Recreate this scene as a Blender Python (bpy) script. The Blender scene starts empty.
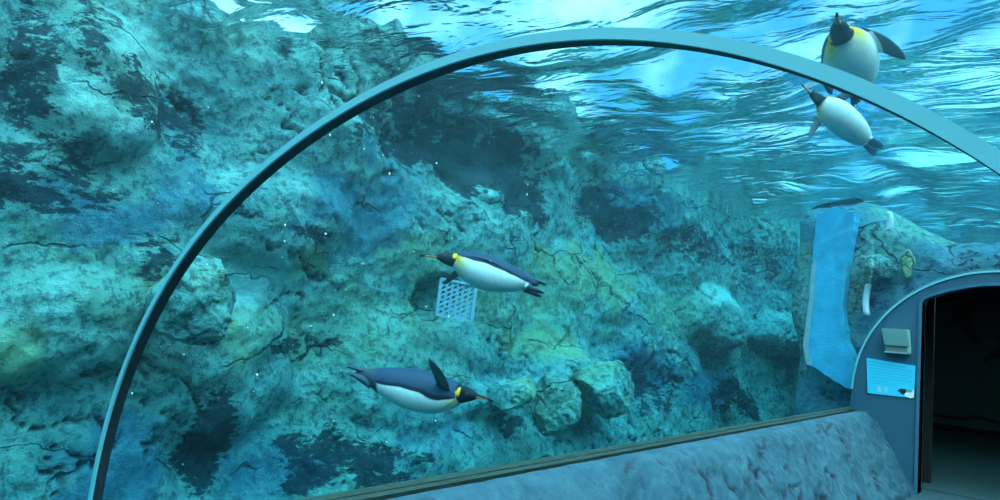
import bpy, bmesh, math, random
import numpy as np
from mathutils import Vector, Matrix

random.seed(7)
rng = np.random.default_rng(11)
SC = bpy.context.scene
COL = SC.collection

# ------------------------------------------------------------------ camera
F = 730.898
YAW, PITCH, ROLL = 0.72828, 0.08025, 0.07262
CAM = np.array([1.048, 0.0, 0.787])
fw = np.array([-math.sin(YAW) * math.cos(PITCH), math.cos(YAW) * math.cos(PITCH), math.sin(PITCH)])
rt0 = np.array([math.cos(YAW), math.sin(YAW), 0.0])
up0 = np.cross(rt0, fw)
rt = math.cos(ROLL) * rt0 + math.sin(ROLL) * up0
up = -math.sin(ROLL) * rt0 + math.cos(ROLL) * up0
cd = bpy.data.cameras.new('camera')
cam = bpy.data.objects.new('camera', cd)
COL.objects.link(cam)
cd.sensor_width = 36.0
cd.lens = F * 36.0 / 1000.0
cd.clip_start = 0.01
M = Matrix.Identity(4)
for i in range(3):
    M[i][0], M[i][1], M[i][2], M[i][3] = rt[i], up[i], -fw[i], CAM[i]
cam.matrix_world = M
SC.camera = cam


def ray(px, py):
    return fw + rt * (px - 500) / F - up * (py - 250) / F


def on_x(px, py, X):
    d = ray(px, py)
    return CAM + d * (X - CAM[0]) / d[0]


def on_y(px, py, Y):
    d = ray(px, py)
    return CAM + d * (Y - CAM[1]) / d[1]


def at(px, py, D):
    return CAM + ray(px, py) * D


# ------------------------------------------------------------------ numpy noise
PERM = rng.permutation(65536).astype(np.int64)


def _h(ix, iy, iz, s=0):
    a = PERM[(ix + s * 131) & 65535]
    b = PERM[(a + iy) & 65535]
    return PERM[(b + iz) & 65535]


GR = rng.normal(size=(65536, 3))
GR /= np.linalg.norm(GR, axis=1)[:, None]
RU = rng.random((65536, 6))


def perlin(p, s=0):
    p = np.asarray(p, float)
    i = np.floor(p).astype(np.int64)
    f = p - i
    u = f * f * f * (f * (f * 6 - 15) + 10)
    out = np.zeros(len(p))
    for dx in (0, 1):
        wx = u[:, 0] if dx else 1 - u[:, 0]
        for dy in (0, 1):
            wy = u[:, 1] if dy else 1 - u[:, 1]
            for dz in (0, 1):
                wz = u[:, 2] if dz else 1 - u[:, 2]
                g = GR[_h(i[:, 0] + dx, i[:, 1] + dy, i[:, 2] + dz, s)]
                d = f - np.array([dx, dy, dz])
                out += wx * wy * wz * (g * d).sum(1)
    return out * 1.5


def fbm(p, oct=4, s=0, gain=0.5):
    o = 0
    a = 1.0
    q = np.asarray(p, float)
    for k in range(oct):
        o = o + a * perlin(q, s + k)
        q = q * 2.03 + 17.1
        a *= gain
    return o


def ridged(p, oct=3, s=0):
    o = 0
    a = 1.0
    q = np.asarray(p, float)
    for k in range(oct):
        o = o + a * (1 - np.abs(perlin(q, s + k)) * 2)
        q = q * 2.1 + 5.3
        a *= 0.5
    return o


def facets(uv, s=0, tilt=0.5, curve=0.55, off=0.35):
    """Convex, tilted faces meeting in creases, like quarried or moulded rock; uv in cells."""
    i = np.floor(uv).astype(np.int64)
    best = np.full(len(uv), -1e9)
    for dx in (-1, 0, 1):
        for dy in (-1, 0, 1):
            c = i + np.array([dx, dy])
            r = RU[_h(c[:, 0], c[:, 1], 0 * c[:, 0], s)]
            ctr = c + 0.15 + 0.7 * r[:, :2]
            d = uv - ctr
            v = (r[:, 2] - 0.5) * off + ((r[:, 3:5] - 0.5) * 2 * tilt * d).sum(1) - curve * (d ** 2).sum(1)
            best = np.maximum(best, v)
    return best


def smooth(a, b, x):
    t = np.clip((x - a) / (b - a), 0, 1)
    return t * t * (3 - 2 * t)


# ------------------------------------------------------------------ object helpers
def link(name, me, mat=None, parent=None):
    o = bpy.data.objects.new(name, me)
    COL.objects.link(o)
    if mat is not None:
        for m in (mat if isinstance(mat, (list, tuple)) else [mat]):
            me.materials.append(m)
    if parent is not None:
        o.parent = parent
    return o


def tag(o, label=None, cat=None, group=None, kind=None):
    if label:
        o['label'] = label
    if cat:
        o['category'] = cat
    if group:
        o['group'] = group
    if kind:
        o['kind'] = kind
    return o


def empty(name, loc=(0, 0, 0)):
    o = bpy.data.objects.new(name, None)
    o.location = loc
    o.empty_display_size = 0.1
    COL.objects.link(o)
    return o


def mesh_np(name, V, faces, mat=None, parent=None, smooth_=True):
    me = bpy.data.meshes.new(name)
    me.from_pydata([tuple(v) for v in V], [], [tuple(int(k) for k in f) for f in faces])
    me.update()
    if smooth_:
        me.polygons.foreach_set('use_smooth', [True] * len(me.polygons))
    return link(name, me, mat, parent)


def grid_faces(nu, nv, flip=False, wrap=False):
    f = []
    for a in range(nu - 1):
        for b in range(nv if wrap else nv - 1):
            b2 = (b + 1) % nv
            q = (a * nv + b, a * nv + b2, (a + 1) * nv + b2, (a + 1) * nv + b)
            f.append(q[::-1] if flip else q)
    return f


def grid_np(name, P, mat, flip=False, parent=None):
    """P: (nu, nv, 3) array."""
    nu, nv = P.shape[:2]
    me = bpy.data.meshes.new(name)
    V = P.reshape(-1, 3)
    a = np.arange(nu - 1)[:, None] * nv + np.arange(nv - 1)[None, :]
    q = np.stack([a, a + 1, a + nv + 1, a + nv], -1).reshape(-1, 4)
    if flip:
        q = q[:, ::-1]
    n = len(q)
    me.vertices.add(len(V))
    me.vertices.foreach_set('co', V.astype(np.float32).ravel())
    me.loops.add(n * 4)
    me.loops.foreach_set('vertex_index', q.astype(np.int32).ravel())
    me.polygons.add(n)
    me.polygons.foreach_set('loop_start', (np.arange(n) * 4).astype(np.int32))
    me.polygons.foreach_set('use_smooth', [True] * n)
    me.update(calc_edges=True)
    return link(name, me, mat, parent)


def attr(o, name, vals):
    a = o.data.attributes.new(name, 'FLOAT', 'POINT')
    a.data.foreach_set('value', np.asarray(vals, np.float32).ravel())


def box_bm(bm, c, s, rot=None, bevel=0.0):
    r = bmesh.ops.create_cube(bm, size=1.0)
    vs = r['verts']
    for v in vs:
        v.co = Vector((v.co.x * s[0], v.co.y * s[1], v.co.z * s[2]))
    if bevel:
        es = list({e for v in vs for e in v.link_edges})
        rr = bmesh.ops.bevel(bm, geom=es, offset=bevel, segments=2, profile=0.6, affect='EDGES')
        vs = list({v for f in rr['faces'] for v in f.verts} | {v for v in vs if v.is_valid})
    for v in vs:
        if rot is not None:
            v.co = rot @ v.co
        v.co += Vector(c)
    return vs


def bm_obj(name, bm, mat, parent=None, smooth_=False):
    me = bpy.data.meshes.new(name)
    bmesh.ops.recalc_face_normals(bm, faces=bm.faces)
    bm.to_mesh(me)
    bm.free()
    if smooth_:
        me.polygons.foreach_set('use_smooth', [True] * len(me.polygons))
    return link(name, me, mat, parent)


def prism(name, pts, y0, y1, mat, parent=None):
    """Outline pts [(x, z)] extruded along y."""
    bm = bmesh.new()
    A = [bm.verts.new((p[0], y0, p[1])) for p in pts]
    B = [bm.verts.new((p[0], y1, p[1])) for p in pts]
    bm.faces.new(A)
    bm.faces.new(B[::-1])
    n = len(pts)
    for i in range(n):
        bm.faces.new((A[i], B[i], B[(i + 1) % n], A[(i + 1) % n]))
    return bm_obj(name, bm, mat, parent)


# ------------------------------------------------------------------ materials
class NT:
    def __init__(self, name):
        self.m = bpy.data.materials.new(name)
        self.m.use_nodes = True
        self.t = self.m.node_tree
        self.t.nodes.clear()
        self.out = self.t.nodes.new('ShaderNodeOutputMaterial')

    def n(self, typ, **kw):
        nd = self.t.nodes.new(typ)
        for k, v in kw.items():
            if k.startswith('i_'):
                nd.inputs[k[2:].replace('_', ' ')].default_value = v
            else:
                setattr(nd, k, v)
        return nd

    def l(self, a, b):
        self.t.links.new(a, b)

    def noise(self, scale, detail=4, rough=0.55, vec=None, dist=0.0):
        nd = self.n('ShaderNodeTexNoise', i_Scale=scale, i_Detail=detail, i_Roughness=rough, i_Distortion=dist)
        if vec is not None:
            self.l(vec, nd.inputs['Vector'])
        return nd.outputs['Fac']

    def ramp(self, fac, stops):
        nd = self.n('ShaderNodeValToRGB')
        cr = nd.color_ramp
        while len(cr.elements) < len(stops):
            cr.elements.new(0.5)
        for e, (p, c) in zip(cr.elements, stops):
            e.position = p
            e.color = (*c, 1) if len(c) == 3 else c
        self.l(fac, nd.inputs['Fac'])
        return nd.outputs['Color']

    def rng(self, v, a, b, c=0.0, d=1.0):
        nd = self.n('ShaderNodeMapRange')
        nd.interpolation_type = 'SMOOTHSTEP'
        self.l(v, nd.inputs['Value'])
        for k, x in zip(('From Min', 'From Max', 'To Min', 'To Max'), (a, b, c, d)):
            nd.inputs[k].default_value = x
        return nd.outputs['Result']

    def mix(self, fac, a, b):
        nd = self.n('ShaderNodeMix', data_type='RGBA')
        for s, v in ((0, fac), (6, a), (7, b)):
            if isinstance(v, (tuple, list)):
                nd.inputs[s].default_value = (*v, 1) if len(v) == 3 else v
            elif isinstance(v, (int, float)):
                nd.inputs[s].default_value = v
            else:
                self.l(v, nd.inputs[s])
        return nd.outputs[2]

    def math(self, op, a, b=None):
        nd = self.n('ShaderNodeMath', operation=op)
        for s, v in ((0, a), (1, b)):
            if v is None:
                continue
            if isinstance(v, (int, float)):
                nd.inputs[s].default_value = v
            else:
                self.l(v, nd.inputs[s])
        return nd.outputs[0]

    def bump(self, h, strength=0.4, dist=0.02, nrm=None):
        nd = self.n('ShaderNodeBump', i_Strength=strength, i_Distance=dist)
        self.l(h, nd.inputs['Height'])
        if nrm is not None:
            self.l(nrm, nd.inputs['Normal'])
        return nd.outputs['Normal']

    def principled(self, col, rough=0.6, metal=0.0, nrm=None, spec=0.5):
        nd = self.n('ShaderNodeBsdfPrincipled', i_Roughness=rough, i_Metallic=metal)
        nd.inputs['Specular IOR Level'].default_value = spec
        if isinstance(col, (tuple, list)):
            nd.inputs['Base Color'].default_value = (*col, 1)
        else:
            self.l(col, nd.inputs['Base Color'])
        if nrm is not None:
            self.l(nrm, nd.inputs['Normal'])
        self.l(nd.outputs[0], self.out.inputs['Surface'])
        return nd

    def pos(self):
        return self.n('ShaderNodeNewGeometry').outputs['Position']

    def attribute(self, name):
        return self.n('ShaderNodeAttribute', attribute_name=name)


def simple(name, col, rough=0.5, metal=0.0, var=0.12, scale=12.0, bump=0.0):
    t = NT(name)
    p = t.pos()
    n = t.noise(scale, 4, 0.6, p)
    c = t.mix(n, tuple(x * (1 - var) for x in col), tuple(min(1, x * (1 + var)) for x in col))
    nr = t.bump(t.noise(scale * 6, 3, 0.6, p), bump, 0.01) if bump else None
    t.principled(c, rough, metal, nr)
    return t.m


def rock_material():
    t = NT('tank_rock')
    p = t.pos()
    big = t.noise(0.9, 5, 0.6, p, 0.6)
    mid = t.noise(3.2, 6, 0.65, p, 0.4)
    fine = t.noise(16, 6, 0.7, p)
    grit = t.noise(85, 3, 0.7, p)
    base = t.ramp(big, [(0.25, (0.048, 0.19, 0.23)), (0.45, (0.10, 0.33, 0.33)), (0.62, (0.17, 0.40, 0.31)), (0.8, (0.09, 0.32, 0.36))])
    base = t.mix(t.rng(mid, 0.35, 0.75), base, (0.26, 0.58, 0.54))
    base = t.mix(t.rng(fine, 0.47, 0.62, 0.0, 0.75), base, (0.03, 0.09, 0.115))
    # yellow-green film of algae
    gr = t.attribute('green').outputs['Fac']
    gm = t.math('MULTIPLY', t.rng(t.math('ADD', gr, t.noise(2.1, 5, 0.65, p)), 0.55, 1.3), 0.5)
    base = t.mix(gm, base, (0.32, 0.47, 0.16))
    # pale scoured faces
    pa = t.attribute('pale').outputs['Fac']
    base = t.mix(t.rng(t.math('ADD', pa, t.math('MULTIPLY', mid, 0.5)), 0.5, 1.2, 0, 0.7), base, (0.40, 0.82, 0.78))
    # blue-grey bare patches
    bl = t.attribute('blue').outputs['Fac']
    base = t.mix(t.rng(t.math('ADD', bl, t.math('MULTIPLY', t.noise(5, 6, 0.7, p), 0.8)), 0.6, 1.1, 0, 0.6), base, (0.03, 0.19, 0.33))
    # dark speckled growth
    al = t.attribute('algae').outputs['Fac']
    mp = t.n('ShaderNodeMapping')
    mp.inputs['Rotation'].default_value = (0.6, 0.0, 0.0)
    mp.inputs['Scale'].default_value = (1.0, 0.65, 1.5)
    t.l(p, mp.inputs['Vector'])
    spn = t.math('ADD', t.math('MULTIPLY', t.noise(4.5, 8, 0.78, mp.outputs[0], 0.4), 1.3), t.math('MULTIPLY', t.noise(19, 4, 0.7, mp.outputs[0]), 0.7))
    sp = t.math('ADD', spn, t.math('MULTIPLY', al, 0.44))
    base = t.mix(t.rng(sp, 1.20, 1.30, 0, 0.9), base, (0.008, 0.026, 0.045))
    # hairline cracks between the moulded faces
    wv = t.n('ShaderNodeTexNoise', i_Scale=1.6, i_Detail=5.0)
    t.l(p, wv.inputs['Vector'])
    vm = t.n('ShaderNodeVectorMath', operation='MULTIPLY_ADD')
    t.l(wv.outputs['Color'], vm.inputs[0])
    vm.inputs[1].default_value = (0.7, 0.7, 0.7)
    t.l(mp.outputs[0], vm.inputs[2])
    vo = t.n('ShaderNodeTexVoronoi', feature='DISTANCE_TO_EDGE', i_Scale=1.25)
    t.l(vm.outputs[0], vo.inputs['Vector'])
    hair = t.math('MULTIPLY', t.rng(vo.outputs['Distance'], 0.022, 0.003), t.rng(t.noise(1.3, 3, 0.6, p), 0.49, 0.62))
    base = t.mix(t.math('MULTIPLY', hair, 0.7), base, (0.008, 0.022, 0.035))
    # cracks coloured darker, broken up by the fine noise
    cr = t.attribute('crack').outputs['Fac']
    base = t.mix(t.math('MULTIPLY', cr, t.rng(fine, 0.3, 0.6, 0.3, 0.9)), base, (0.012, 0.035, 0.05))
    hgt = t.math('SUBTRACT', t.math('ADD', t.math('MULTIPLY', fine, 1.0), t.math('MULTIPLY', grit, 0.3)), t.math('MULTIPLY', hair, 0.8))
    nr = t.bump(hgt, 0.9, 0.06)
    t.principled(base, 0.9, 0, nr, 0.1)
    return t.m


def kerb_material():
    t = NT('moulded_kerb_rock')
    p = t.pos()
    mp = t.n('ShaderNodeMapping')
    mp.inputs['Rotation'].default_value = (0.5, 0.2, 0.0)
    mp.inputs['Scale'].default_value = (1.0, 0.55, 1.6)
    t.l(p, mp.inputs['Vector'])
    v = mp.outputs[0]
    n1 = t.noise(2.2, 6, 0.65, p)
    n2 = t.noise(11, 6, 0.7, p)
    n3 = t.noise(70, 4, 0.7, p)
    c = t.ramp(n1, [(0.3, (0.018, 0.062, 0.090)), (0.55, (0.030, 0.096, 0.132)), (0.75, (0.042, 0.124, 0.162))])
    c = t.mix(t.rng(n2, 0.35, 0.75, 0, 0.5), c, (0.064, 0.165, 0.205))
    c = t.mix(t.rng(n3, 0.5, 0.72, 0, 0.5), c, (0.022, 0.05, 0.07))
    cr = t.attribute('crack').outputs['Fac']
    c = t.mix(cr, c, (0.025, 0.03, 0.045))
    nr = t.bump(t.math('ADD', n2, t.math('MULTIPLY', n3, 0.35)), 0.6, 0.03)
    t.principled(c, 0.8, 0, nr, 0.12)
    return t.m


def glass_material():
    t = NT('tunnel_acrylic')
    lw = t.n('ShaderNodeLayerWeight', i_Blend=0.5)
    f = t.math('POWER', lw.outputs['Facing'], 4.5)
    f = t.math('ADD', t.math('MULTIPLY', f, 0.30), 0.006)
    tr = t.n('ShaderNodeBsdfTransparent')
    tr.inputs[0].default_value = (0.82, 0.95, 0.98, 1)
    gl = t.n('ShaderNodeBsdfGlossy', i_Roughness=0.03)
    mx = t.n('ShaderNodeMixShader')
    t.l(f, mx.inputs[0])
    t.l(tr.outputs[0], mx.inputs[1])
    t.l(gl.outputs[0], mx.inputs[2])
    t.l(mx.outputs[0], t.out.inputs['Surface'])
    return t.m


ABS = (0.23, 0.050, 0.027)      # absorption of the water per metre, red green blue


def water_material():
    t = NT('tank_water')
    tr = t.n('ShaderNodeBsdfTransparent')
    t.l(tr.outputs[0], t.out.inputs['Surface'])
    va = t.n('ShaderNodeVolumeAbsorption')
    mxv = max(ABS)
    va.inputs['Color'].default_value = tuple(1 - a / mxv for a in ABS) + (1,)
    va.inputs['Density'].default_value = mxv
    vs = t.n('ShaderNodeVolumeScatter')
    vs.inputs['Color'].default_value = (0.55, 0.92, 1.0, 1)
    vs.inputs['Density'].default_value = 0.012
    vs.inputs['Anisotropy'].default_value = 0.3
    ad = t.n('ShaderNodeAddShader')
    t.l(va.outputs[0], ad.inputs[0])
    t.l(vs.outputs[0], ad.inputs[1])
    t.l(ad.outputs[0], t.out.inputs['Volume'])
    return t.m


def surface_material():
    t = NT('rippled_water_surface')
    p = t.pos()
    mp = t.n('ShaderNodeMapping')
    mp.inputs['Rotation'].default_value = (0, 0, 0.5)
    mp.inputs['Scale'].default_value = (1.0, 2.2, 1.0)
    t.l(p, mp.inputs['Vector'])
    h = t.math('ADD', t.noise(1.7, 3, 0.5, mp.outputs[0], 0.8), t.math('MULTIPLY', t.noise(8, 2, 0.5, mp.outputs[0], 0.3), 0.10))
    nr = t.bump(h, 0.55, 0.08)
    fr = t.n('ShaderNodeFresnel', i_IOR=SURF_IOR)
    t.l(nr, fr.inputs['Normal'])
    tr = t.n('ShaderNodeBsdfTransparent')
    gl = t.n('ShaderNodeBsdfGlossy', i_Roughness=0.0)
    gl.inputs[0].default_value = (0.95, 0.95, 0.95, 1)
    t.l(nr, gl.inputs['Normal'])
    mx = t.n('ShaderNodeMixShader')
    t.l(fr.outputs[0], mx.inputs[0])
    t.l(tr.outputs[0], mx.inputs[1])
    t.l(gl.outputs[0], mx.inputs[2])
    t.l(mx.outputs[0], t.out.inputs['Surface'])
    return t.m


SURF_IOR = 1.062


def attr_col_material(name, rough=0.6):
    t = NT(name)
    a = t.attribute('plumage')
    n = t.noise(60, 3, 0.6, t.pos())
    c = t.mix(t.rng(n, 0.3, 0.7, 0, 0.12), a.outputs['Color'], (0.02, 0.03, 0.05))
    t.principled(c, rough, 0, t.bump(n, 0.15, 0.005), 0.12)
    return t.m


ROCK = rock_material()
KERB = kerb_material()
GLASS = glass_material()
WATER = water_material()
SURF = surface_material()
PLUM = attr_col_material('penguin_plumage')
STEEL = simple('shaded_rib_metal', (0.012, 0.022, 0.028), 0.6, 0.0)  # near-black holds the shade under the rib as well as the metal
FLANGE = simple('pale_acrylic_flange', (0.19, 0.56, 0.62), 0.4, 0, 0.04)  # on the rib this paleness also carries the light on its front
PAINT = simple('blue_grey_wall_paint', (0.026, 0.105, 0.165), 0.55, 0, 0.14, 7, 0.25)
TRIMM = simple('door_trim_paint', (0.04, 0.15, 0.225), 0.45, 0, 0.06)
FLOORM = simple('tunnel_floor_concrete', (0.018, 0.065, 0.08), 0.6, 0, 0.15, 6, 0.2)
DARKW = simple('dim_room_paint', (0.06, 0.15, 0.16), 0.8, 0, 0.3, 1.5)
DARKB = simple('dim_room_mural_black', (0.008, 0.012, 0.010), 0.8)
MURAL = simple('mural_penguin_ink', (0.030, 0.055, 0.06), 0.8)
SEAL = simple('algae_ledge', (0.022, 0.045, 0.034), 0.9, 0, 0.5, 9, 0.5)
SEALD = simple('black_green_sealant', (0.02, 0.035, 0.025), 0.7, 0, 0.5, 9, 0.3)
SLAB = simple('blue_reflection_tone', (0.03, 0.40, 0.62), 0.7, 0, 0.45, 7, 0.8)
SLABE = simple('pale_slab_edge', (0.3, 0.42, 0.46), 0.6, 0, 0.2, 9)
GRATEM = simple('pale_plastic_grating', (0.25, 0.42, 0.52), 0.5, 0, 0.1)
GLINTM = simple('white_glint_tone', (0.85, 0.9, 0.92), 0.4, 0, 0.05)
FIXM = simple('ivory_plastic', (0.26, 0.46, 0.43), 0.45, 0, 0.05)
FIXD = simple('grey_slot_plastic', (0.16, 0.22, 0.22), 0.5, 0, 0.1)
PAPER = simple('cyan_laminated_notice', (0.045, 0.62, 0.86), 0.35, 0, 0.03)
INK = simple('notice_ink_blue', (0.05, 0.30, 0.45), 0.6)
INKB = simple('notice_ink_black', (0.01, 0.015, 0.03), 0.6)
INKG = simple('notice_ink_teal', (0.10, 0.36, 0.40), 0.6)
INKW = simple('notice_ink_white', (0.80, 0.88, 0.95), 0.6)
BUB = simple('bubble_white', (0.9, 0.95, 0.95), 0.3)

# ------------------------------------------------------------------ tunnel profile
R0, Y1, Y2 = 1.3, 0.908, 8.548
HH = (0.023655, 0.022333, -0.022875, 0.017039)
RI, RW, BB = 0.98607, 0.0316, 0.9944
RE, XE, ZE = 1.03197, -0.0094, 0.18065
ZF = -0.77          # walkway floor
ZB, XB = -0.02, -1.299


def prof_hoop(th, r=1.0):
    k = 1 + HH[0] * np.cos(2 * th) + HH[1] * np.sin(2 * th) + HH[2] * np.cos(3 * th) + HH[3] * np.sin(3 * th)
    return r * np.cos(th) * k * R0, (r - 1 + BB) * np.sin(th) * k * R0


def prof_end(th, r=1.0):
    return (r * RE * np.cos(th)) * R0 + XE, (r * RE - 1 + BB) * np.sin(th) * R0 + ZE


NTH = 97
TH = np.linspace(0, math.pi, NTH)


def profile(y, d=0.0):
    """Glass section at y, d metres outward."""
    t = min(max((y - Y1) / (Y2 - Y1), 0), 1)
    r = 1 + d / R0
    xa, za = prof_hoop(TH, r)
    xb, zb = prof_end(TH, r)
    x, z = xa * (1 - t) + xb * t, za * (1 - t) + zb * t
    # keep the foot of the glass on the kerb line
    w = np.clip(1 - np.minimum(TH, math.pi - TH) / 0.5, 0, 1) ** 2
    z = z * (1 - w) + w * (ZB + (z - z[0]))
    xs = np.where(TH > math.pi / 2, XB - d, -XB + d)
    x = x * (1 - w) + w * xs
    return x, z


def glass_panel(name, ya, yb, n):
    P = np.zeros((n, NTH, 3))
    for k, y in enumerate(np.linspace(ya, yb, n)):
        x, z = profile(y)
        P[k, :, 0], P[k, :, 1], P[k, :, 2] = x, y, z
    o = grid_np(name, P, GLASS)
    tag(o, None, None, None, 'structure')
    return o


glass_panel('window_1', -3.0, Y1 + 0.012, 9)
glass_panel('window_2', Y1 + 0.02, Y2, 33)

# water: outer block with the dry tunnel and the dim room cut out of it
def cavity():
    rings = []
    xs_bot = np.array([XB - 0.02, -0.8, 0.8, -XB + 0.02])

    def ring(y, box=None):
        x, z = profile(y, 0.004)
        if box is None:
            pts = [(a, b) for a, b in zip(x, z)]
            pts += [(-1.32, -0.95), (0.0, -0.95), (1.32, -0.95)]
        else:
            x0, x1, z0, z1 = box
            cx, cz = (x0 + x1) / 2, (z0 + z1) / 2
            pts = []
            for a in TH:
                c, s = math.cos(a), math.sin(a)
                k = min((x1 - cx) / max(abs(c), 1e-6), (z1 - cz) / max(abs(s), 1e-6))
                pts.append((cx + c * k, cz + s * k))
            pts += [(x0, z0), (cx, z0), (x1, z0)]
        return np.array([(p[0], y, p[1]) for p in pts])
    for y in [-3.05] + list(np.linspace(Y1, Y2, 30)) + [9.3]:
        rings.append(ring(y))
    bx = (-2.10, 1.62, -0.95, 1.73)
    rings.append(ring(9.35, bx))
    rings.append(ring(15.6, bx))
    return rings


rings = cavity()
nr_, nv_ = len(rings), len(rings[0])
V = [tuple(v) for r in rings for v in r]
Fc = []
for a in range(nr_ - 1):
    for b in range(nv_):
        c = (b + 1) % nv_
        Fc.append((a * nv_ + b, a * nv_ + c, (a + 1) * nv_ + c, (a + 1) * nv_ + b))
Fc.append(tuple(range(nv_))[::-1])
Fc.append(tuple((nr_ - 1) * nv_ + k for k in range(nv_)))
n0 = len(V)
WX, WY0, WY1, WZ0, WZ1 = 6.0, -4.5, 18.5, -2.6, 2.98
V += [(sx, sy, sz) for sx in (-WX, WX) for sy in (WY0, WY1) for sz in (WZ0, WZ1)]
bxf = [(0, 1, 3, 2), (4, 6, 7, 5), (0, 4, 5, 1), (2, 3, 7, 6), (0, 2, 6, 4), (1, 5, 7, 3)]
Fc += [tuple(n0 + k for k in f) for f in bxf]
w_me = bpy.data.meshes.new('water')
w_me.from_pydata(V, [], Fc)
bm = bmesh.new()
bm.from_mesh(w_me)
bmesh.ops.recalc_face_normals(bm, faces=bm.faces)
# the block must point out of the water, the hollow into the dry space
bm.faces.ensure_lookup_table()
def isl_vol(faces):
    return sum(f.calc_center_median().dot(f.normal) * f.calc_area() for f in faces)
fo = [f for f in bm.faces if f.index >= len(Fc) - 6]
fi = [f for f in bm.faces if f.index < len(Fc) - 6]
if isl_vol(fo) < 0:
    for f in fo:
        f.normal_flip()
if isl_vol(fi) > 0:
    for f in fi:
        f.normal_flip()
bm.to_mesh(w_me)
bm.free()
wo = link('water', w_me, WATER)
tag(wo, 'clear teal water filling the tank', 'water', None, 'structure')

# rippled surface
ZW = 2.71
sx = np.arange(-5.4, 5.4, 0.055)
sy = np.arange(-4.2, 17.8, 0.055)
SX, SY = np.meshgrid(sx, sy, indexing='ij')
H = np.zeros_like(SX)
warp = fbm(np.stack([SX.ravel() * 0.35, SY.ravel() * 0.35, 0 * SX.ravel()], -1), 2, 40).reshape(SX.shape)
wr = np.random.default_rng(5)
for k in range(46):
    lam = 0.42 * (2.6 / 0.42) ** wr.random()
    a = 0.9 + wr.normal() * 0.75
    kk = 2 * math.pi / lam
    amp = 0.0052 * lam ** 0.9
    H += amp * np.sin(kk * (np.cos(a) * SX + np.sin(a) * SY) + wr.random() * 6.28 + warp * 3.0)
gust = 0.75 + 0.5 * smooth(-0.5, 0.6, fbm(np.stack([SX.ravel() * 0.4, SY.ravel() * 0.4, 0 * SX.ravel() + 3], -1), 2, 60)).reshape(SX.shape)
WAVE = 0.9
P = np.stack([SX, SY, ZW + H * gust * WAVE], -1)
so = grid_np('water_surface', P, SURF, flip=True)
tag(so, 'rippled water surface seen from below', 'water surface', None, 'structure')

# ------------------------------------------------------------------ rock walls
BASE_X = -4.2


def wall_path(pts, step):
    """Polyline with rounded corners resampled to step; returns positions and left normals."""
    pts = np.array(pts, float)
    for _ in range(4):
        q = [pts[0]]
        for a, b in zip(pts[:-1], pts[1:]):
            q += [0.75 * a + 0.25 * b, 0.25 * a + 0.75 * b]
        q.append(pts[-1])
        pts = np.array(q)
    d = np.r_[0, np.cumsum(np.linalg.norm(np.diff(pts, axis=0), axis=1))]
    s = np.arange(0, d[-1], step)
    p = np.stack([np.interp(s, d, pts[:, k]) for k in (0, 1)], -1)
    t = np.gradient(p, axis=0)
    t /= np.linalg.norm(t, axis=1)[:, None]
    return s, p, np.stack([t[:, 1], -t[:, 0]], -1)


def rock_height(P3, s, z, seed):
    uv = np.stack([s, z], -1)
    w = np.stack([fbm(P3 * 0.9, 3, seed + 1), fbm(P3 * 0.9 + 50, 3, seed + 2)], -1)
    uvw = uv + w * 0.22
    # slabs lean along a diagonal
    rot = np.array([[0.86, -0.5], [0.5, 0.86]])
    uvr = uvw @ rot.T
    h = 0.30 * fbm(P3 * 0.42, 3, seed)
    f1 = facets(uvr / np.array([1.55, 1.0]), seed + 3, 0.55, 0.65, 0.7)
    f2 = facets((uvr + w * 0.2) / np.array([0.62, 0.40]), seed + 4, 0.5, 0.6, 0.7)
    h = h + 0.26 * f1 + 0.075 * f2
    fine = fbm(P3 * 4.5, 5, seed + 5, 0.55)
    h = h + 0.030 * fine + 0.012 * ridged(P3 * 7.0, 3, seed + 6)
    rd = np.abs(fbm(np.stack([uvr[:, 0] * 0.9, uvr[:, 1] * 1.5, P3[:, 0] * 0], -1), 4, seed + 8))
    crack = smooth(0.035, 0.008, rd) * smooth(-0.05, 0.25, fbm(P3 * 0.8, 2, seed + 9))
    h = h - 0.06 * crack
    return h, crack


def patches(P3, spots, seed):
    """Shaped stains: (centre, radii y, z, weight) with broken edges."""
    o = np.zeros(len(P3))
    nz = fbm(P3 * 1.9, 4, seed)
    for c, ry, rz, w in spots:
        d = np.sqrt(((P3[:, 1] - c[1]) / ry) ** 2 + ((P3[:, 2] - c[2]) / rz) ** 2)
        o = np.maximum(o, w * smooth(1.25, 0.35, d + nz * 0.55))
    return o


# stains that the wall carries, at points of the wall
def W(px, py):
    return on_x(px, py, BASE_X + 0.25)


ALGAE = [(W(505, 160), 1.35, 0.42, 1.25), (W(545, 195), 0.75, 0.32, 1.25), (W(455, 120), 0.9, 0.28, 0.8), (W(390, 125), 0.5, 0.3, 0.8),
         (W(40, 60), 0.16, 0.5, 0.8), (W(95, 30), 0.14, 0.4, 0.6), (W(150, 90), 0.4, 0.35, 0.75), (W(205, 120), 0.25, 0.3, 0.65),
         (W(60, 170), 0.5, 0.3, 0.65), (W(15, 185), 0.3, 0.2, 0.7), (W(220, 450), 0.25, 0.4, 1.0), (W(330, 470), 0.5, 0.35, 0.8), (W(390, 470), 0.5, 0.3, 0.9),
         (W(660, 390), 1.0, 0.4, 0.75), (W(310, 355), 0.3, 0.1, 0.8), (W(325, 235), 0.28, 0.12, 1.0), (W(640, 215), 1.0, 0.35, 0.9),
         (W(700, 245), 1.6, 0.35, 0.7), (W(520, 425), 0.4, 0.15, 1.0), (W(165, 262), 0.2, 0.2, 0.7), (W(740, 400), 1.3, 0.4, 0.8), (W(775, 260), 2.0, 0.4, 0.6)]
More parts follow.
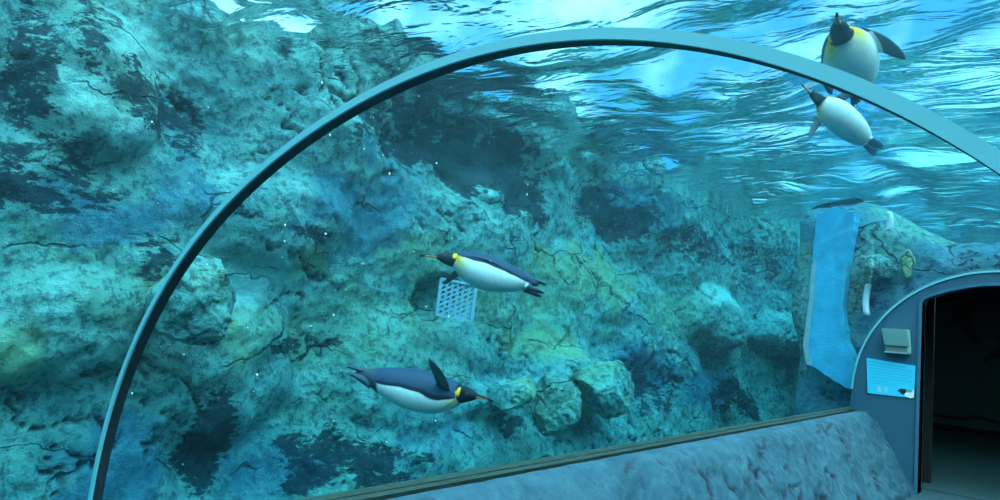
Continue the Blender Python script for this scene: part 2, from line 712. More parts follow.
GREEN = [(W(560, 300), 2.2, 0.7, 0.42), (W(420, 340), 1.2, 0.6, 0.3), (W(600, 270), 1.2, 0.4, 0.8), (W(560, 345), 0.9, 0.25, 0.8), (W(250, 330), 0.5, 0.4, 0.45), (W(190, 290), 0.4, 0.3, 0.5), (W(430, 260), 0.6, 0.3, 0.5),
         (W(330, 270), 0.3, 0.15, 0.7), (W(20, 355), 0.3, 0.2, 0.6), (W(360, 320), 0.9, 0.5, 0.35), (W(590, 390), 0.6, 0.3, 0.5), (W(640, 290), 0.8, 0.3, 0.6),
         (W(140, 80), 0.4, 0.4, 0.35), (W(680, 310), 1.2, 0.4, 0.4)]
PALE = [(W(265, 275), 0.5, 0.45, 0.8), (W(330, 300), 0.5, 0.3, 0.5), (W(60, 450), 0.5, 0.35, 0.5), (W(160, 50), 0.35, 0.35, 0.7), (W(80, 90), 0.4, 0.3, 0.7),
        (W(730, 300), 0.9, 0.35, 0.7), (W(500, 180), 0.4, 0.18, 0.9), (W(535, 385), 0.3, 0.12, 0.7), (W(120, 120), 0.6, 0.25, 0.5), (W(50, 290), 0.6, 0.4, 0.4), (W(300, 180), 0.6, 0.3, 0.3)]
BLUE = [(W(370, 215), 0.8, 0.5, 0.7), (W(660, 375), 1.1, 0.45, 1.0), (W(130, 460), 0.4, 0.4, 0.8), (W(300, 480), 0.8, 0.3, 0.7), (W(110, 220), 0.5, 0.25, 0.7),
        (W(650, 210), 1.4, 0.4, 0.8), (W(720, 390), 1.2, 0.5, 0.8), (W(200, 190), 0.4, 0.3, 0.6), (W(450, 440), 0.8, 0.2, 0.5), (W(400, 160), 0.8, 0.3, 0.5)]
# ledges and bosses in the wall: (centre, ry, rz, push)
BOSS = [(W(585, 385), 0.75, 0.42, 0.38), (W(500, 400), 0.5, 0.22, 0.16), (W(250, 375), 0.65, 0.55, 0.26), (W(430, 370), 1.0, 0.55, 0.14), (W(300, 220), 0.7, 0.4, 0.2),
        (W(725, 320), 0.9, 0.5, 0.35), (W(790, 335), 1.4, 0.4, 0.5), (W(510, 185), 0.4, 0.2, 0.15), (W(60, 330), 0.6, 0.4, 0.2), (W(110, 80), 0.5, 0.5, 0.25),
        (W(505, 165), 1.4, 0.45, -0.2), (W(459, 302), 0.27, 0.26, -0.26), (W(215, 450), 0.3, 0.5, -0.10), (W(650, 385), 0.7, 0.35, -0.12), (W(40, 60), 0.3, 0.6, -0.12)]


def rock_wall(name, path, step, z0, z1, seed, marks=True, base_out=0.22, cut=None):
    s, p, nrm = wall_path(path, step)
    z = np.arange(z0, z1, step)
    S, Z = np.meshgrid(s, z, indexing='ij')
    X = np.repeat(p[:, 0], len(z))
    Y = np.repeat(p[:, 1], len(z))
    Zf = Z.ravel()
    P3 = np.stack([X, Y, Zf], -1)
    h, crack = rock_height(P3, S.ravel(), Zf, seed)
    if marks:
        for c, ry, rz, d in BOSS:
            dd = ((Y - c[1]) / ry) ** 2 + ((Zf - c[2]) / rz) ** 2
            h = h + d * smooth(1.3, 0.2, dd + 0.25 * fbm(P3 * 1.6, 2, seed + 30))
    h = h + base_out * smooth(0.3, -1.6, Zf)
    NX = np.repeat(nrm[:, 0], len(z))
    NY = np.repeat(nrm[:, 1], len(z))
    Q = np.stack([X + NX * h, Y + NY * h, Zf + 0.05 * fbm(P3 * 1.3 + 9, 2, seed + 20) + smooth(2.8, z1, Zf) * np.clip(0.4 * fbm(P3 * 1.1 + 3, 4, seed + 21) - 0.15, -0.36, 0.2)], -1)
    o = grid_np(name, Q.reshape(len(s), len(z), 3), ROCK)
    if marks:
        al, gr, pa, bl = (patches(P3, L, seed + 50 + k) for k, L in enumerate((ALGAE, GREEN, PALE, BLUE)))
    else:
        al = 0.5 * smooth(0.0, 0.6, fbm(P3 * 0.6, 3, seed + 50))
        gr = 0.5 * smooth(0.0, 0.6, fbm(P3 * 0.6 + 9, 3, seed + 51))
        pa = 0.5 * smooth(0.0, 0.6, fbm(P3 * 0.6 + 19, 3, seed + 52))
        bl = 0.6 * smooth(0.0, 0.6, fbm(P3 * 0.6 + 29, 3, seed + 53))
    for n_, v_ in (('algae', al), ('green', gr), ('pale', pa), ('blue', bl), ('crack', crack)):
        attr(o, n_, v_)
    tag(o, None, None, None, 'structure')
    return o


rock_wall('wall_left', [(BASE_X, -4.4), (BASE_X, 4.0), (BASE_X, 11.0), (BASE_X + 0.1, 15.2), (-3.4, 17.0), (0.5, 17.0), (4.5, 17.0)], 0.026, -2.5, 3.3, 3)
rock_wall('wall_right', [(4.6, 17.4), (4.3, 9.0), (4.3, 2.0), (4.3, -4.4)], 0.08, -2.5, 3.3, 23, False)
rock_wall('wall_back', [(4.6, -4.3), (-4.6, -4.3)], 0.1, -2.5, 3.3, 43, False)

# tank bed
gx = np.arange(-5.0, 5.01, 0.12)
gy = np.arange(-4.6, 17.6, 0.12)
GX, GY = np.meshgrid(gx, gy, indexing='ij')
G3 = np.stack([GX.ravel(), GY.ravel(), 0 * GX.ravel()], -1)
gz = -2.15 + 0.15 * fbm(G3 * 0.7, 4, 70)
bed = grid_np('floor_tank', np.stack([GX, GY, gz.reshape(GX.shape)], -1), ROCK, flip=True)
for n_ in ('algae', 'green', 'pale', 'blue', 'crack'):
    attr(bed, n_, 0.3 * smooth(0, 0.6, fbm(G3 * 0.6, 3, 80)) if n_ != 'crack' else 0 * gz)
tag(bed, None, None, None, 'structure')

# rock facing round the dim room, with the tunnel mouth left open
def end_rock():
    step = 0.04
    s, p, nrm = wall_path([(-2.22, 15.9), (-2.22, 12.0), (-2.2, 9.12), (-2.0, 9.08), (0.0, 9.1), (2.5, 9.12), (2.6, 12.0), (2.6, 15.9)], step)
    zz = np.arange(-2.4, 2.75, step)
    S, Z = np.meshgrid(s, zz, indexing='ij')
    X = np.repeat(p[:, 0], len(zz))
    Y = np.repeat(p[:, 1], len(zz))
    Zf = Z.ravel().copy()
    top = 2.34 - 0.50 * smooth(-1.6, -0.5, X) * smooth(12, 9.5, Y)
    P3 = np.stack([X, Y, Zf], -1)
    h, crack = rock_height(P3, S.ravel(), Zf, 90)
    h = np.maximum(0.45 * h, -0.06) + 0.02
    over = np.maximum(Zf - (top - 0.25), 0)
    Zc = np.minimum(Zf, top - 0.25) + 0.35 * np.tanh(over / 0.35) + 0.05 * fbm(P3 * 1.5, 3, 95)
    back = h - 1.3 * over ** 1.5
    Q = np.stack([X + np.repeat(nrm[:, 0], len(zz)) * back, Y + np.repeat(nrm[:, 1], len(zz)) * back, Zc], -1)
    nu, nv = len(s), len(zz)
    a = np.arange(nu - 1)[:, None] * nv + np.arange(nv - 1)[None, :]
    q = np.stack([a, a + 1, a + nv + 1, a + nv], -1).reshape(-1, 4)
    cen = P3[q].mean(1)
    rr = np.sqrt(((cen[:, 0] - XE) / (RE * R0 - 0.03)) ** 2 + ((cen[:, 2] - ZE) / (RE * R0 - 0.03)) ** 2)
    inside = (cen[:, 1] < 10.5) & (np.abs(cen[:, 0]) < 1.29) & (((cen[:, 2] < ZE) & (cen[:, 2] > -0.9)) | ((rr < 1) & (cen[:, 2] >= ZE)))
    o = mesh_np('wall_end', Q, q[~inside], ROCK)
    for n_, v_ in (('algae', 0.45 * smooth(-0.2, 0.4, fbm(P3 * 0.9, 3, 96))), ('green', 0.45 * smooth(-0.2, 0.5, fbm(P3 * 0.9, 3, 97))),
                   ('pale', 0.15 * smooth(-0.3, 0.4, fbm(P3 * 0.9, 3, 98))), ('blue', 0.9 * smooth(-0.6, 0.2, fbm(P3 * 0.8, 3, 99))), ('crack', crack)):
        attr(o, n_, v_)
    tag(o, None, None, None, 'structure')


end_rock()

# ------------------------------------------------------------------ loose boulders against the wall
def boulder(name, label, c, rad, seed, marks=(0.2, 0.3, 0.2, 0.2), rot=0.0):
    bm = bmesh.new()
    bmesh.ops.create_icosphere(bm, subdivisions=6, radius=1.0)
    V = np.array([v.co[:] for v in bm.verts])
    rg = np.random.default_rng(seed)
    k = np.ones(len(V))
    for _ in range(16):
        n = rg.normal(size=3)
        n /= np.linalg.norm(n)
        dcut = 0.62 + 0.3 * rg.random() + 0.06
        dot = V @ n
        k = np.minimum(k, np.where(dot > 1e-3, dcut / np.maximum(dot, 1e-3), 9))
    k = np.clip(k, 0.3, 1)
    V = V * k[:, None]
    D = V * np.array(rad)
    ca, sa = math.cos(rot), math.sin(rot)
    D = np.stack([D[:, 0], D[:, 1] * ca - D[:, 2] * sa, D[:, 1] * sa + D[:, 2] * ca], -1)
    N = V / np.linalg.norm(V, axis=1)[:, None]
    P3 = D + np.array(c)
    D = D + N * (0.05 * fbm(P3 * 3.2, 5, seed, 0.55) + 0.014 * ridged(P3 * 7, 3, seed + 3))[:, None]
    for v, d in zip(bm.verts, D):
        v.co = Vector(d)
    o = bm_obj(name, bm, ROCK, None, True)
    o.location = c
    for n_, v_ in zip(('algae', 'green', 'pale', 'blue'), marks):
        attr(o, n_, v_ * smooth(-0.3, 0.4, fbm(P3 * 1.5, 3, seed + 7)))
    attr(o, 'crack', np.zeros(len(D)))
    tag(o, label, 'rock')
    return o


def B(px, py, X):
    c = on_x(px, py, X)
    return (float(c[0]), float(c[1]), float(c[2]))


boulder('boulder', 'rounded grey-green boulder between the flat-topped slab and the sharp peaked boulder', B(556, 405, -3.62), (0.26, 0.25, 0.34), 101, (0.25, 0.35, 0.0, 0.2))
boulder('boulder', 'large angular boulder with a sharp peaked top edge at the foot of the rock wall', B(603, 388, -3.72), (0.34, 0.46, 0.33), 117, (0.3, 0.4, 0.0, 0.3), -0.35)
boulder('boulder', 'big rounded boulder bulging from the rock face just inside the dark rib', B(195, 300, -3.72), (0.30, 0.26, 0.30), 131, (0.5, 0.3, 0.0, 0.3))
boulder('boulder', 'pale flat-topped slab of rock with a dark hollow under it, beside the peaked boulder', B(514, 391, -3.74), (0.22, 0.27, 0.13), 143, (0.3, 0.5, 0.25, 0.0), 0.45)

# ------------------------------------------------------------------ kerb and floor
def kerb(name, sgn):
    prof = [(-1.345, -0.30), (-1.34, -0.06), (-1.30, -0.022), (-1.25, -0.012), (-1.19, -0.022), (-1.135, -0.065), (-1.08, -0.135), (-1.00, -0.26), (-0.92, -0.40), (-0.845, -0.54), (-0.78, -0.66), (-0.735, -0.74), (-0.72, -0.80)]
    pr_ = np.array(prof)
    d = np.r_[0, np.cumsum(np.linalg.norm(np.diff(pr_, axis=0), axis=1))]
    u = np.arange(0, d[-1], 0.016)
    px = np.interp(u, d, pr_[:, 0])
    pz = np.interp(u, d, pr_[:, 1])
    k = np.ones(5) / 5
    px = np.r_[px[:2], np.convolve(px, k, 'valid'), px[-2:]]
    pz = np.r_[pz[:2], np.convolve(pz, k, 'valid'), pz[-2:]]
    tx, tz = np.gradient(px), np.gradient(pz)
    L = np.hypot(tx, tz)
    nx, nz = -tz / L, tx / L
    nx, nz = np.where(nx * 1 + nz < 0, -nx, nx), np.where(nx + nz < 0, -nz, nz)
    y = np.arange(-2.9, Y2 + 0.005, 0.018)
    Yg, Ug = np.meshgrid(y, u, indexing='ij')
    Xg, Zg = np.repeat(px[None], len(y), 0), np.repeat(pz[None], len(y), 0)
    P3 = np.stack([Xg.ravel(), Yg.ravel(), Zg.ravel()], -1)
    env = smooth(0.33, 0.5, Ug.ravel())
    U, Yf = Ug.ravel(), Yg.ravel()
    w = fbm(P3 * 3, 3, 204)
    # slanting splits in the moulded face
    q = np.stack([(Yf + 0.55 * U) * 3.2 + w * 0.5, (U - 0.3 * Yf) * 1.3, 0 * U], -1)
    rd = np.abs(fbm(q, 4, 205))
    crack = smooth(0.11, 0.03, rd) * smooth(-0.2, 0.1, fbm(P3 * 2.4, 3, 206)) * env
    h = env * (0.035 * fbm(P3 * 2.2, 4, 201) + 0.012 * ridged(P3 * 5, 3, 202)) + 0.005 * smooth(0.2, 0.4, Ug.ravel()) * fbm(P3 * 9, 3, 203) - 0.02 * crack
    Q = np.stack([sgn * (Xg.ravel() + np.repeat(nx[None], len(y), 0).ravel() * h), Yf, Zg.ravel() + np.repeat(nz[None], len(y), 0).ravel() * h], -1)
    o = grid_np(name, Q.reshape(len(y), len(u), 3), KERB, flip=(sgn < 0))
    attr(o, 'crack', crack * 0.9)
    return o


tag(kerb('baseboard_left', 1), 'blue-grey moulded rock kerb sloping down from the glass to the walkway', 'kerb', None, 'structure')
tag(kerb('baseboard_right', -1), None, None, None, 'structure')

bm = bmesh.new()
box_bm(bm, (0, 2.9, ZF - 0.06), (1.7, 12.0, 0.12))
tag(bm_obj('floor', bm, FLOORM), None, None, None, 'structure')
bm = bmesh.new()
box_bm(bm, (0, 2.9, -1.65), (2.66, 12.0, 1.35))
tag(bm_obj('floor_base', bm, SEAL), None, None, None, 'structure')

# ledge and sealant line at the foot of the glass, on the water side
def strip(name, pts, mat):
    o = prism(name, pts, -2.9, Y2, mat)
    tag(o, None, None, None, 'structure')
    return o


strip('trim_1', [(-1.316, -0.05), (-1.309, -0.012), (-1.322, -0.004), (-1.345, -0.006), (-1.36, -0.06)], SEALD)
strip('trim_2', [(-1.350, -0.1), (-1.348, -0.002), (-1.365, 0.010), (-1.392, 0.006), (-1.41, -0.02), (-1.43, -0.3), (-1.40, -1.1), (-1.33, -1.1)], SEAL)
# near end of the walkway closes behind the photographer
x_, z_ = profile(-3.0)
prism('wall_near', [(a, b) for a, b in zip(x_, z_)] + [(-1.32, -0.8), (1.32, -0.8)], -3.06, -3.0, PAINT)
bpy.data.objects['wall_near']['kind'] = 'structure'

# ------------------------------------------------------------------ rib between the two acrylic panels
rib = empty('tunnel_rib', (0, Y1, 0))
tag(rib, 'curved tunnel rib with a pale front flange and shade-toned dark metal underside spanning the arch', 'rib')


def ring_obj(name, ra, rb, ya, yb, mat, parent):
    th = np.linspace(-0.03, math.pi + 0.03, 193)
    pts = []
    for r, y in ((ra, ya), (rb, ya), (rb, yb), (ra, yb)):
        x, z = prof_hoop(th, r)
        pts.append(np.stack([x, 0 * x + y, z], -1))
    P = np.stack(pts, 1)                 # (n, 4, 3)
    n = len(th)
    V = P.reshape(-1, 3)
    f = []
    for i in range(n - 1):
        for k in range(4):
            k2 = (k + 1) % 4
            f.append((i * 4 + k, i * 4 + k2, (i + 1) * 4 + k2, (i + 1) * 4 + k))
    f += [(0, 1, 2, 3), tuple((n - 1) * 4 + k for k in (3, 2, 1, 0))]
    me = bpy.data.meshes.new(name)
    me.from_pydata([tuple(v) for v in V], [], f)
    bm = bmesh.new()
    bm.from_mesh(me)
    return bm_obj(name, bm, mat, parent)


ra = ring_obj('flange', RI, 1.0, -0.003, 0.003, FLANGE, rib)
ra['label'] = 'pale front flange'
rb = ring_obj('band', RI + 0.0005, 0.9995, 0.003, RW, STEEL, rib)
rb['label'] = 'dark metal band toned for shade'

# ------------------------------------------------------------------ end wall with the doorway
DX, DXR, DZS, DZT = -0.695, 0.70, 1.170, 1.365
def door_outline(g=0.0, n=25):
    pts = [(DXR + g, ZF - 0.02), (DXR + g, DZS + g * 0.6)]
    for k in range(n):
        t = k / (n - 1)
        x = (DXR + g - 0.03) * (1 - t) + (DX - g + 0.03) * t
        u = (x - 0.0) / (0.70 + g)
        pts.append((x, DZS + g * 0.8 + 0.02 + (DZT - DZS - 0.02) * (1 - u * u)))
    pts += [(DX - g, DZS + g * 0.6), (DX - g, ZF - 0.02)]
    return pts


def end_wall():
    ar = np.linspace(-0.02, math.pi + 0.02, 81)
    xo, zo = prof_end(ar, 1.0)
    outer = [(-XB + 0.05, ZF - 0.05), (-XB + 0.06, 0.0)] + [(a, b) for a, b in zip(xo, zo)] + [(XB - 0.06, 0.0), (XB - 0.05, ZF - 0.05)]
    inner = door_outline()
    # resample both by arc fraction and bridge them
    def res(P, n):
        P = np.array(P)
        d = np.r_[0, np.cumsum(np.linalg.norm(np.diff(P, axis=0), axis=1))]
        return np.stack([np.interp(np.linspace(0, d[-1], n), d, P[:, k]) for k in (0, 1)], -1)
    n = 181
    O, I = res(outer, n), res(inner, n)
    bm = bmesh.new()
    ya, yb = Y2, Y2 + 0.86
    rows = [[bm.verts.new((p[0], y, p[1])) for p in Q] for Q, y in ((I, ya + 0.16), (I, ya), (O, ya), (O, yb))]
    for r in range(4):
        a, b = rows[r], rows[(r + 1) % 4]
        for i in range(n - 1):
            bm.faces.new((a[i], a[i + 1], b[i + 1], b[i]))
    o = bm_obj('wall_far', bm, PAINT)
    tag(o, 'blue-grey painted end wall round the doorway', 'wall', None, 'structure')


end_wall()
# trim round the arched outside edge and round the door opening
def loop_trim(name, pts, w, ya, yb, mat, inward):
    P = np.array(pts)
    t = np.gradient(P, axis=0)
    t /= np.linalg.norm(t, axis=1)[:, None]
    N = np.stack([t[:, 1], -t[:, 0]], -1) * inward
    Q = P + N * w
    bm = bmesh.new()
    n = len(P)
    rows = [[bm.verts.new((p[0], y, p[1])) for p in L] for L, y in ((P, ya), (Q, ya), (Q, yb), (P, yb))]
    for r in range(4):
        a, b = rows[r], rows[(r + 1) % 4]
        for i in range(n - 1):
            bm.faces.new((a[i], a[i + 1], b[i + 1], b[i]))
    for i in (0, n - 1):
        bm.faces.new([r[i] for r in rows])
    o = bm_obj(name, bm, mat)
    tag(o, None, None, None, 'structure')
    return o


door_pts = door_outline(0.0, 41)
loop_trim('door_1', door_pts, 0.028, Y2 - 0.02, Y2 + 0.15, TRIMM, 1)
ar = np.linspace(0.02, math.pi - 0.02, 81)
xo, zo = prof_end(ar, 1.0)
loop_trim('trim_3', list(zip(xo, zo)), -0.02, Y2 - 0.012, Y2 + 0.02, FLANGE, 1)

# dim room beyond the doorway
def inner_box(name, x0, x1, y0, y1, z0, z1, mat, skip_front=True):
    bm = bmesh.new()
    v = [bm.verts.new((x, y, z)) for x in (x0, x1) for y in (y0, y1) for z in (z0, z1)]
    fs = [(0, 1, 3, 2), (4, 6, 7, 5), (2, 3, 7, 6), (1, 5, 7, 3)]
    for f in fs:
        bm.faces.new([v[k] for k in f])
    me = bpy.data.meshes.new(name)
    bm.to_mesh(me)
    bm.free()
    o = link(name, me, mat)
    sm = o.modifiers.new('thick', 'SOLIDIFY')
    sm.thickness = 0.06
    sm.offset = 0
    tag(o, None, None, None, 'structure')
    return o


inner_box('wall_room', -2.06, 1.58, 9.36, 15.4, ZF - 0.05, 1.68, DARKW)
bm = bmesh.new()
box_bm(bm, (-0.25, 12.2, ZF - 0.06), (3.7, 6.5, 0.12))
tag(bm_obj('floor_room', bm, simple('dim_room_floor', (0.025, 0.085, 0.095), 0.5)), None, None, None, 'structure')
# front panels of the room either side of the tunnel mouth
for nm, x0, x1, z0, z1 in (('wall_room_left', -2.08, DX - 0.04, ZF, 1.70), ('wall_room_right', DXR + 0.04, 1.6, ZF, 1.70), ('wall_room_top', DX - 0.06, DXR + 0.06, DZT + 0.05, 1.70)):
    bm = bmesh.new()
    box_bm(bm, ((x0 + x1) / 2, 9.36, (z0 + z1) / 2), (x1 - x0, 0.05, z1 - z0))
    tag(bm_obj(nm, bm, DARKB), None, None, None, 'structure')

YM = 15.33
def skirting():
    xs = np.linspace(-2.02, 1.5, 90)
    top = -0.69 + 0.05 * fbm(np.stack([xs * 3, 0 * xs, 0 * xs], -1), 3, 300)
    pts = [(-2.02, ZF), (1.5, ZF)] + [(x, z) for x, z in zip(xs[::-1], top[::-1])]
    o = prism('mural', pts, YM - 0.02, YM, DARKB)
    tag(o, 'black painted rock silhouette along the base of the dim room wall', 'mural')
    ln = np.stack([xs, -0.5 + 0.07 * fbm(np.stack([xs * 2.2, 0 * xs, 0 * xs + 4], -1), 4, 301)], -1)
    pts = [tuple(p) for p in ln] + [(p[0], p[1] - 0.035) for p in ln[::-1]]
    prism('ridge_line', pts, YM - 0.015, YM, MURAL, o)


skirting()


def mural_penguin(px, py, size, ang, label):
    c = on_y(px, py, YM)
    S_ = [(-.5, .02), (-.42, .06), (-.28, .10), (-.1, .15), (.08, .16), (.02, .42), (.08, .46), (.2, .17), (.3, .11), (.38, .09), (.44, .06), (.56, .02),
          (.44, .0), (.36, -.06), (.24, -.10), (.26, -.38), (.2, -.42), (.1, -.13), (-.1, -.13), (-.3, -.07), (-.42, -.06), (-.52, -.10)]
    ca, sa = math.cos(ang), math.sin(ang)
    pts = [(c[0] + size * (a * ca - b * sa), c[2] + size * (a * sa + b * ca)) for a, b in S_]
    o = prism('painted_penguin', pts, YM - 0.016, YM, MURAL)
    tag(o, label, 'mural')


mural_penguin(967, 322, 0.75, 2.0, 'dark painted penguin silhouette near the door jamb on the dim room wall')
mural_penguin(1003, 352, 0.62, 0.5, 'dark painted penguin silhouette lower on the dim room wall, cut by the photo edge')

# ------------------------------------------------------------------ things on the end wall
def quad_plate(name, q, y0, y1, mat, parent=None):
    return prism(name, q, y0, y1, mat, parent)


SG = [(-1.206, 0.549), (-0.739, 0.513), (-0.749, 0.185), (-1.185, 0.180)]
sg = empty('notice', (-0.97, Y2, 0.36))
tag(sg, 'cyan laminated notice with lines of text and a penguin picture by the doorway', 'notice')
INV = Matrix.Translation((0.97, -Y2, -0.36))


def child(o, parent):
    o.parent = parent
    o.matrix_parent_inverse = Matrix.Translation(parent.location).inverted()
    return o


def sgp(u, v):
    a = (np.array(SG[0]) * (1 - u) + np.array(SG[1]) * u) * (1 - v) + (np.array(SG[3]) * (1 - u) + np.array(SG[2]) * u) * v
    return (a[0], a[1])


child(quad_plate('panel', SG, Y2 - 0.012, Y2 - 0.002, PAPER), sg)
bm = bmesh.new()
rl = random.Random(3)
def flat(bm, pts, y):
    bm.faces.new([bm.verts.new((p[0], y, p[1])) for p in pts])
rows_ = [(0.08, 0.04, 0.80, 0.028), (0.165, 0.05, 0.95, 0.024), (0.25, 0.06, 0.95, 0.020), (0.335, 0.05, 0.95, 0.020), (0.42, 0.06, 0.90, 0.020), (0.505, 0.05, 0.95, 0.020), (0.60, 0.05, 0.45, 0.020), (0.68, 0.06, 0.62, 0.016)]
for v, u0, u1, hh in rows_:
    u = u0
    while u < u1:
        wd = 0.015 + 0.045 * rl.random()
        k = u
        while k < min(u + wd, u1):      # each word is a run of tiny strokes
            flat(bm, [sgp(k, v), sgp(k + 0.006, v), sgp(k + 0.006, v + hh * (0.7 + 0.6 * rl.random())), sgp(k, v + hh)], Y2 - 0.0125)
            k += 0.0085
        u += wd + 0.012
child(bm_obj('printed_text', bm, INK), sg)
INKP = simple('notice_ink_pale', (0.30, 0.62, 0.74), 0.5)
for u0, u1 in ((0.22, 0.30), (0.38, 0.44)):
    bm = bmesh.new()
    flat(bm, [sgp(u0, 0.76), sgp(u1, 0.76), sgp(u1, 0.93), sgp(u0, 0.93)], Y2 - 0.0125)
    child(bm_obj('printed_pictogram', bm, INKP), sg)
pp = empty('penguin_picture', (0, 0, 0))
bm = bmesh.new()
flat(bm, [sgp(u, v) for u, v in ((0.68, .80), (.70, .765), (.75, .75), (.82, .755), (.84, .80), (.82, .88), (.77, .93), (.72, .90), (.70, .86), (.64, .83), (.67, .82))], Y2 - 0.0128)
pic = child(bm_obj('penguin_picture', bm, INKB), sg)
bpy.data.objects.remove(pp)
bm = bmesh.new()
flat(bm, [sgp(u, v) for u, v in ((.81, .755), (.90, .75), (.985, .76), (.94, .84), (.84, .85), (.83, .80))], Y2 - 0.0127)
o = bm_obj('printed_back', bm, INKG)
o.parent = pic
o.matrix_parent_inverse = pic.matrix_world.inverted()
bm = bmesh.new()
flat(bm, [sgp(u, v) for u, v in ((.82, .88), (.84, .85), (.94, .83), (1.0, .70), (1.005, .97), (.93, 1.02), (.80, .96))], Y2 - 0.0126)
o2 = bm_obj('printed_belly', bm, INKW)
o2.parent = pic
for oo in (o, o2):
    oo.matrix_parent_inverse = Matrix.Identity(4)
    oo.matrix_parent_inverse = Matrix.Translation(sg.location).inverted() @ Matrix.Translation(sg.location)
pic.name = 'penguin_picture'

fx = empty('wall_fixture', (-0.91, Y2, 0.75))
tag(fx, 'pale ivory box with a dark lower slot fixed above the cyan notice', 'fixture')
bm = bmesh.new()
FA = [(-1.045, 0.875), (-0.800, 0.880), (-0.785, 0.70), (-1.022, 0.70)]
d_top, d_bot = 0.13, 0.085
A = [bm.verts.new((p[0], Y2, p[1])) for p in FA]
dd = [d_top, d_top, d_bot, d_bot]
C_ = [bm.verts.new((p[0], Y2 - e, p[1])) for p, e in zip(FA, dd)]
bm.faces.new(C_)
bm.faces.new(A[::-1])
for i in range(4):
    j = (i + 1) % 4
    bm.faces.new((A[i], A[j], C_[j], C_[i]))
bmesh.ops.bevel(bm, geom=list(bm.edges), offset=0.008, segments=2, affect='EDGES')
child(bm_obj('housing', bm, FIXM), fx)
bm = bmesh.new()
FB = [(-1.018, 0.70), (-0.806, 0.70), (-0.806, 0.640), (-1.010, 0.640)]
A = [bm.verts.new((p[0], Y2, p[1])) for p in FB]
C_ = [bm.verts.new((p[0], Y2 - 0.07, p[1])) for p in FB]
bm.faces.new(C_)
bm.faces.new(A[::-1])
for i in range(4):
    j = (i + 1) % 4
    bm.faces.new((A[i], A[j], C_[j], C_[i]))
child(bm_obj('slot', bm, FIXD), fx)['label'] = 'dark lower slot'
bm = bmesh.new()
box_bm(bm, (-0.795, Y2 - 0.04, 0.672), (0.022, 0.08, 0.07), None, 0.004)
box_bm(bm, (-0.905, Y2 - 0.035, 0.632), (0.235, 0.07, 0.014), None, 0.004)
child(bm_obj('lip', bm, FIXM), fx)

# ------------------------------------------------------------------ reflections and far shapes by the end wall, built as solids
YS = 8.88
sl = [(817, 214), (813, 255), (811, 300), (806, 345), (808, 362), (826, 376), (846, 388), (862, 392), (858, 372), (846, 340), (843, 310), (846, 270), (852, 230), (854, 212), (835, 206)]
pts = []
for (a, b), (c, d) in zip(sl, sl[1:] + sl[:1]):
    for k in range(6):
        t_ = k / 6
        w_ = on_y(a + (c - a) * t_, b + (d - b) * t_, YS)
        pts.append((float(w_[0]) + rng.normal() * 0.005, float(w_[2]) + rng.normal() * 0.005))
pl = prism('blue_reflection', pts, YS, YS + 0.35, SLAB)  # solid added for a blue reflection in the acrylic
tag(pl, 'curved bright blue pillar built as a solid beside the doorway arch', 'reflection')
edge = [(812, 262), (809, 300), (803, 345), (806, 364), (811, 366), (808, 345), (813, 300), (815, 262)]
pe = [(float(on_y(a, b, YS - 0.03)[0]), float(on_y(a, b, YS - 0.03)[2])) for a, b in edge]
prism('edge_strip', pe, YS - 0.03, YS + 0.06, SLABE, pl)['label'] = 'pale edge strip'


def glint(ax, ay, bx, by, mx, my, Y, rad, label):  # solid bars added for white reflections on the acrylic
    A_, M_, B_ = (on_y(ax, ay, Y), on_y(mx, my, Y), on_y(bx, by, Y))
    th = np.linspace(0, 2 * math.pi, 17)[:-1]
    ts = np.linspace(0, 1, 9)
    C = [(1 - t) ** 2 * A_ + 2 * t * (1 - t) * M_ + t * t * B_ for t in ts]
    V = []
    for c in C:
        V += [(c[0] + rad * math.cos(a), c[1] + rad * math.sin(a), c[2]) for a in th]
    f = grid_faces(9, 16, False, True) + [tuple(range(16)), tuple(8 * 16 + k for k in range(16))[::-1]]
    me = bpy.data.meshes.new('glint')
    me.from_pydata([tuple(v) for v in V], [], f)
    bm = bmesh.new()
    bm.from_mesh(me)
    o = bm_obj('white_glint', bm, GLINTM, None, True)
    tag(o, label, 'glint')


glint(869, 284, 867, 315, 864, 300, 8.98, 0.035, 'short white pipe modelled as a solid bar close above the doorway arch')
glint(889, 212, 888, 231, 893, 221, 8.98, 0.03, 'short white pipe modelled as a solid bar just under the water surface above the doorway arch')


def lump(px, py, Y, rad, seed, label, marks):  # the dark lump takes the place of a penguin seen head-on
    c = on_y(px, py, Y)
    boulder('oval_lump', label, tuple(float(k) for k in c), rad, seed, marks)


lump(877, 268, 8.88, (0.165, 0.14, 0.14), 151, 'dark rounded lump in place of a penguin seen head-on above the lower white pipe', (1.0, 0.0, 0.0, 0.8))
lump(906, 264, 8.9, (0.060, 0.07, 0.15), 157, 'narrow green mossy rock knob above the doorway arch', (0.2, 1.6, 0.0, 0.0))

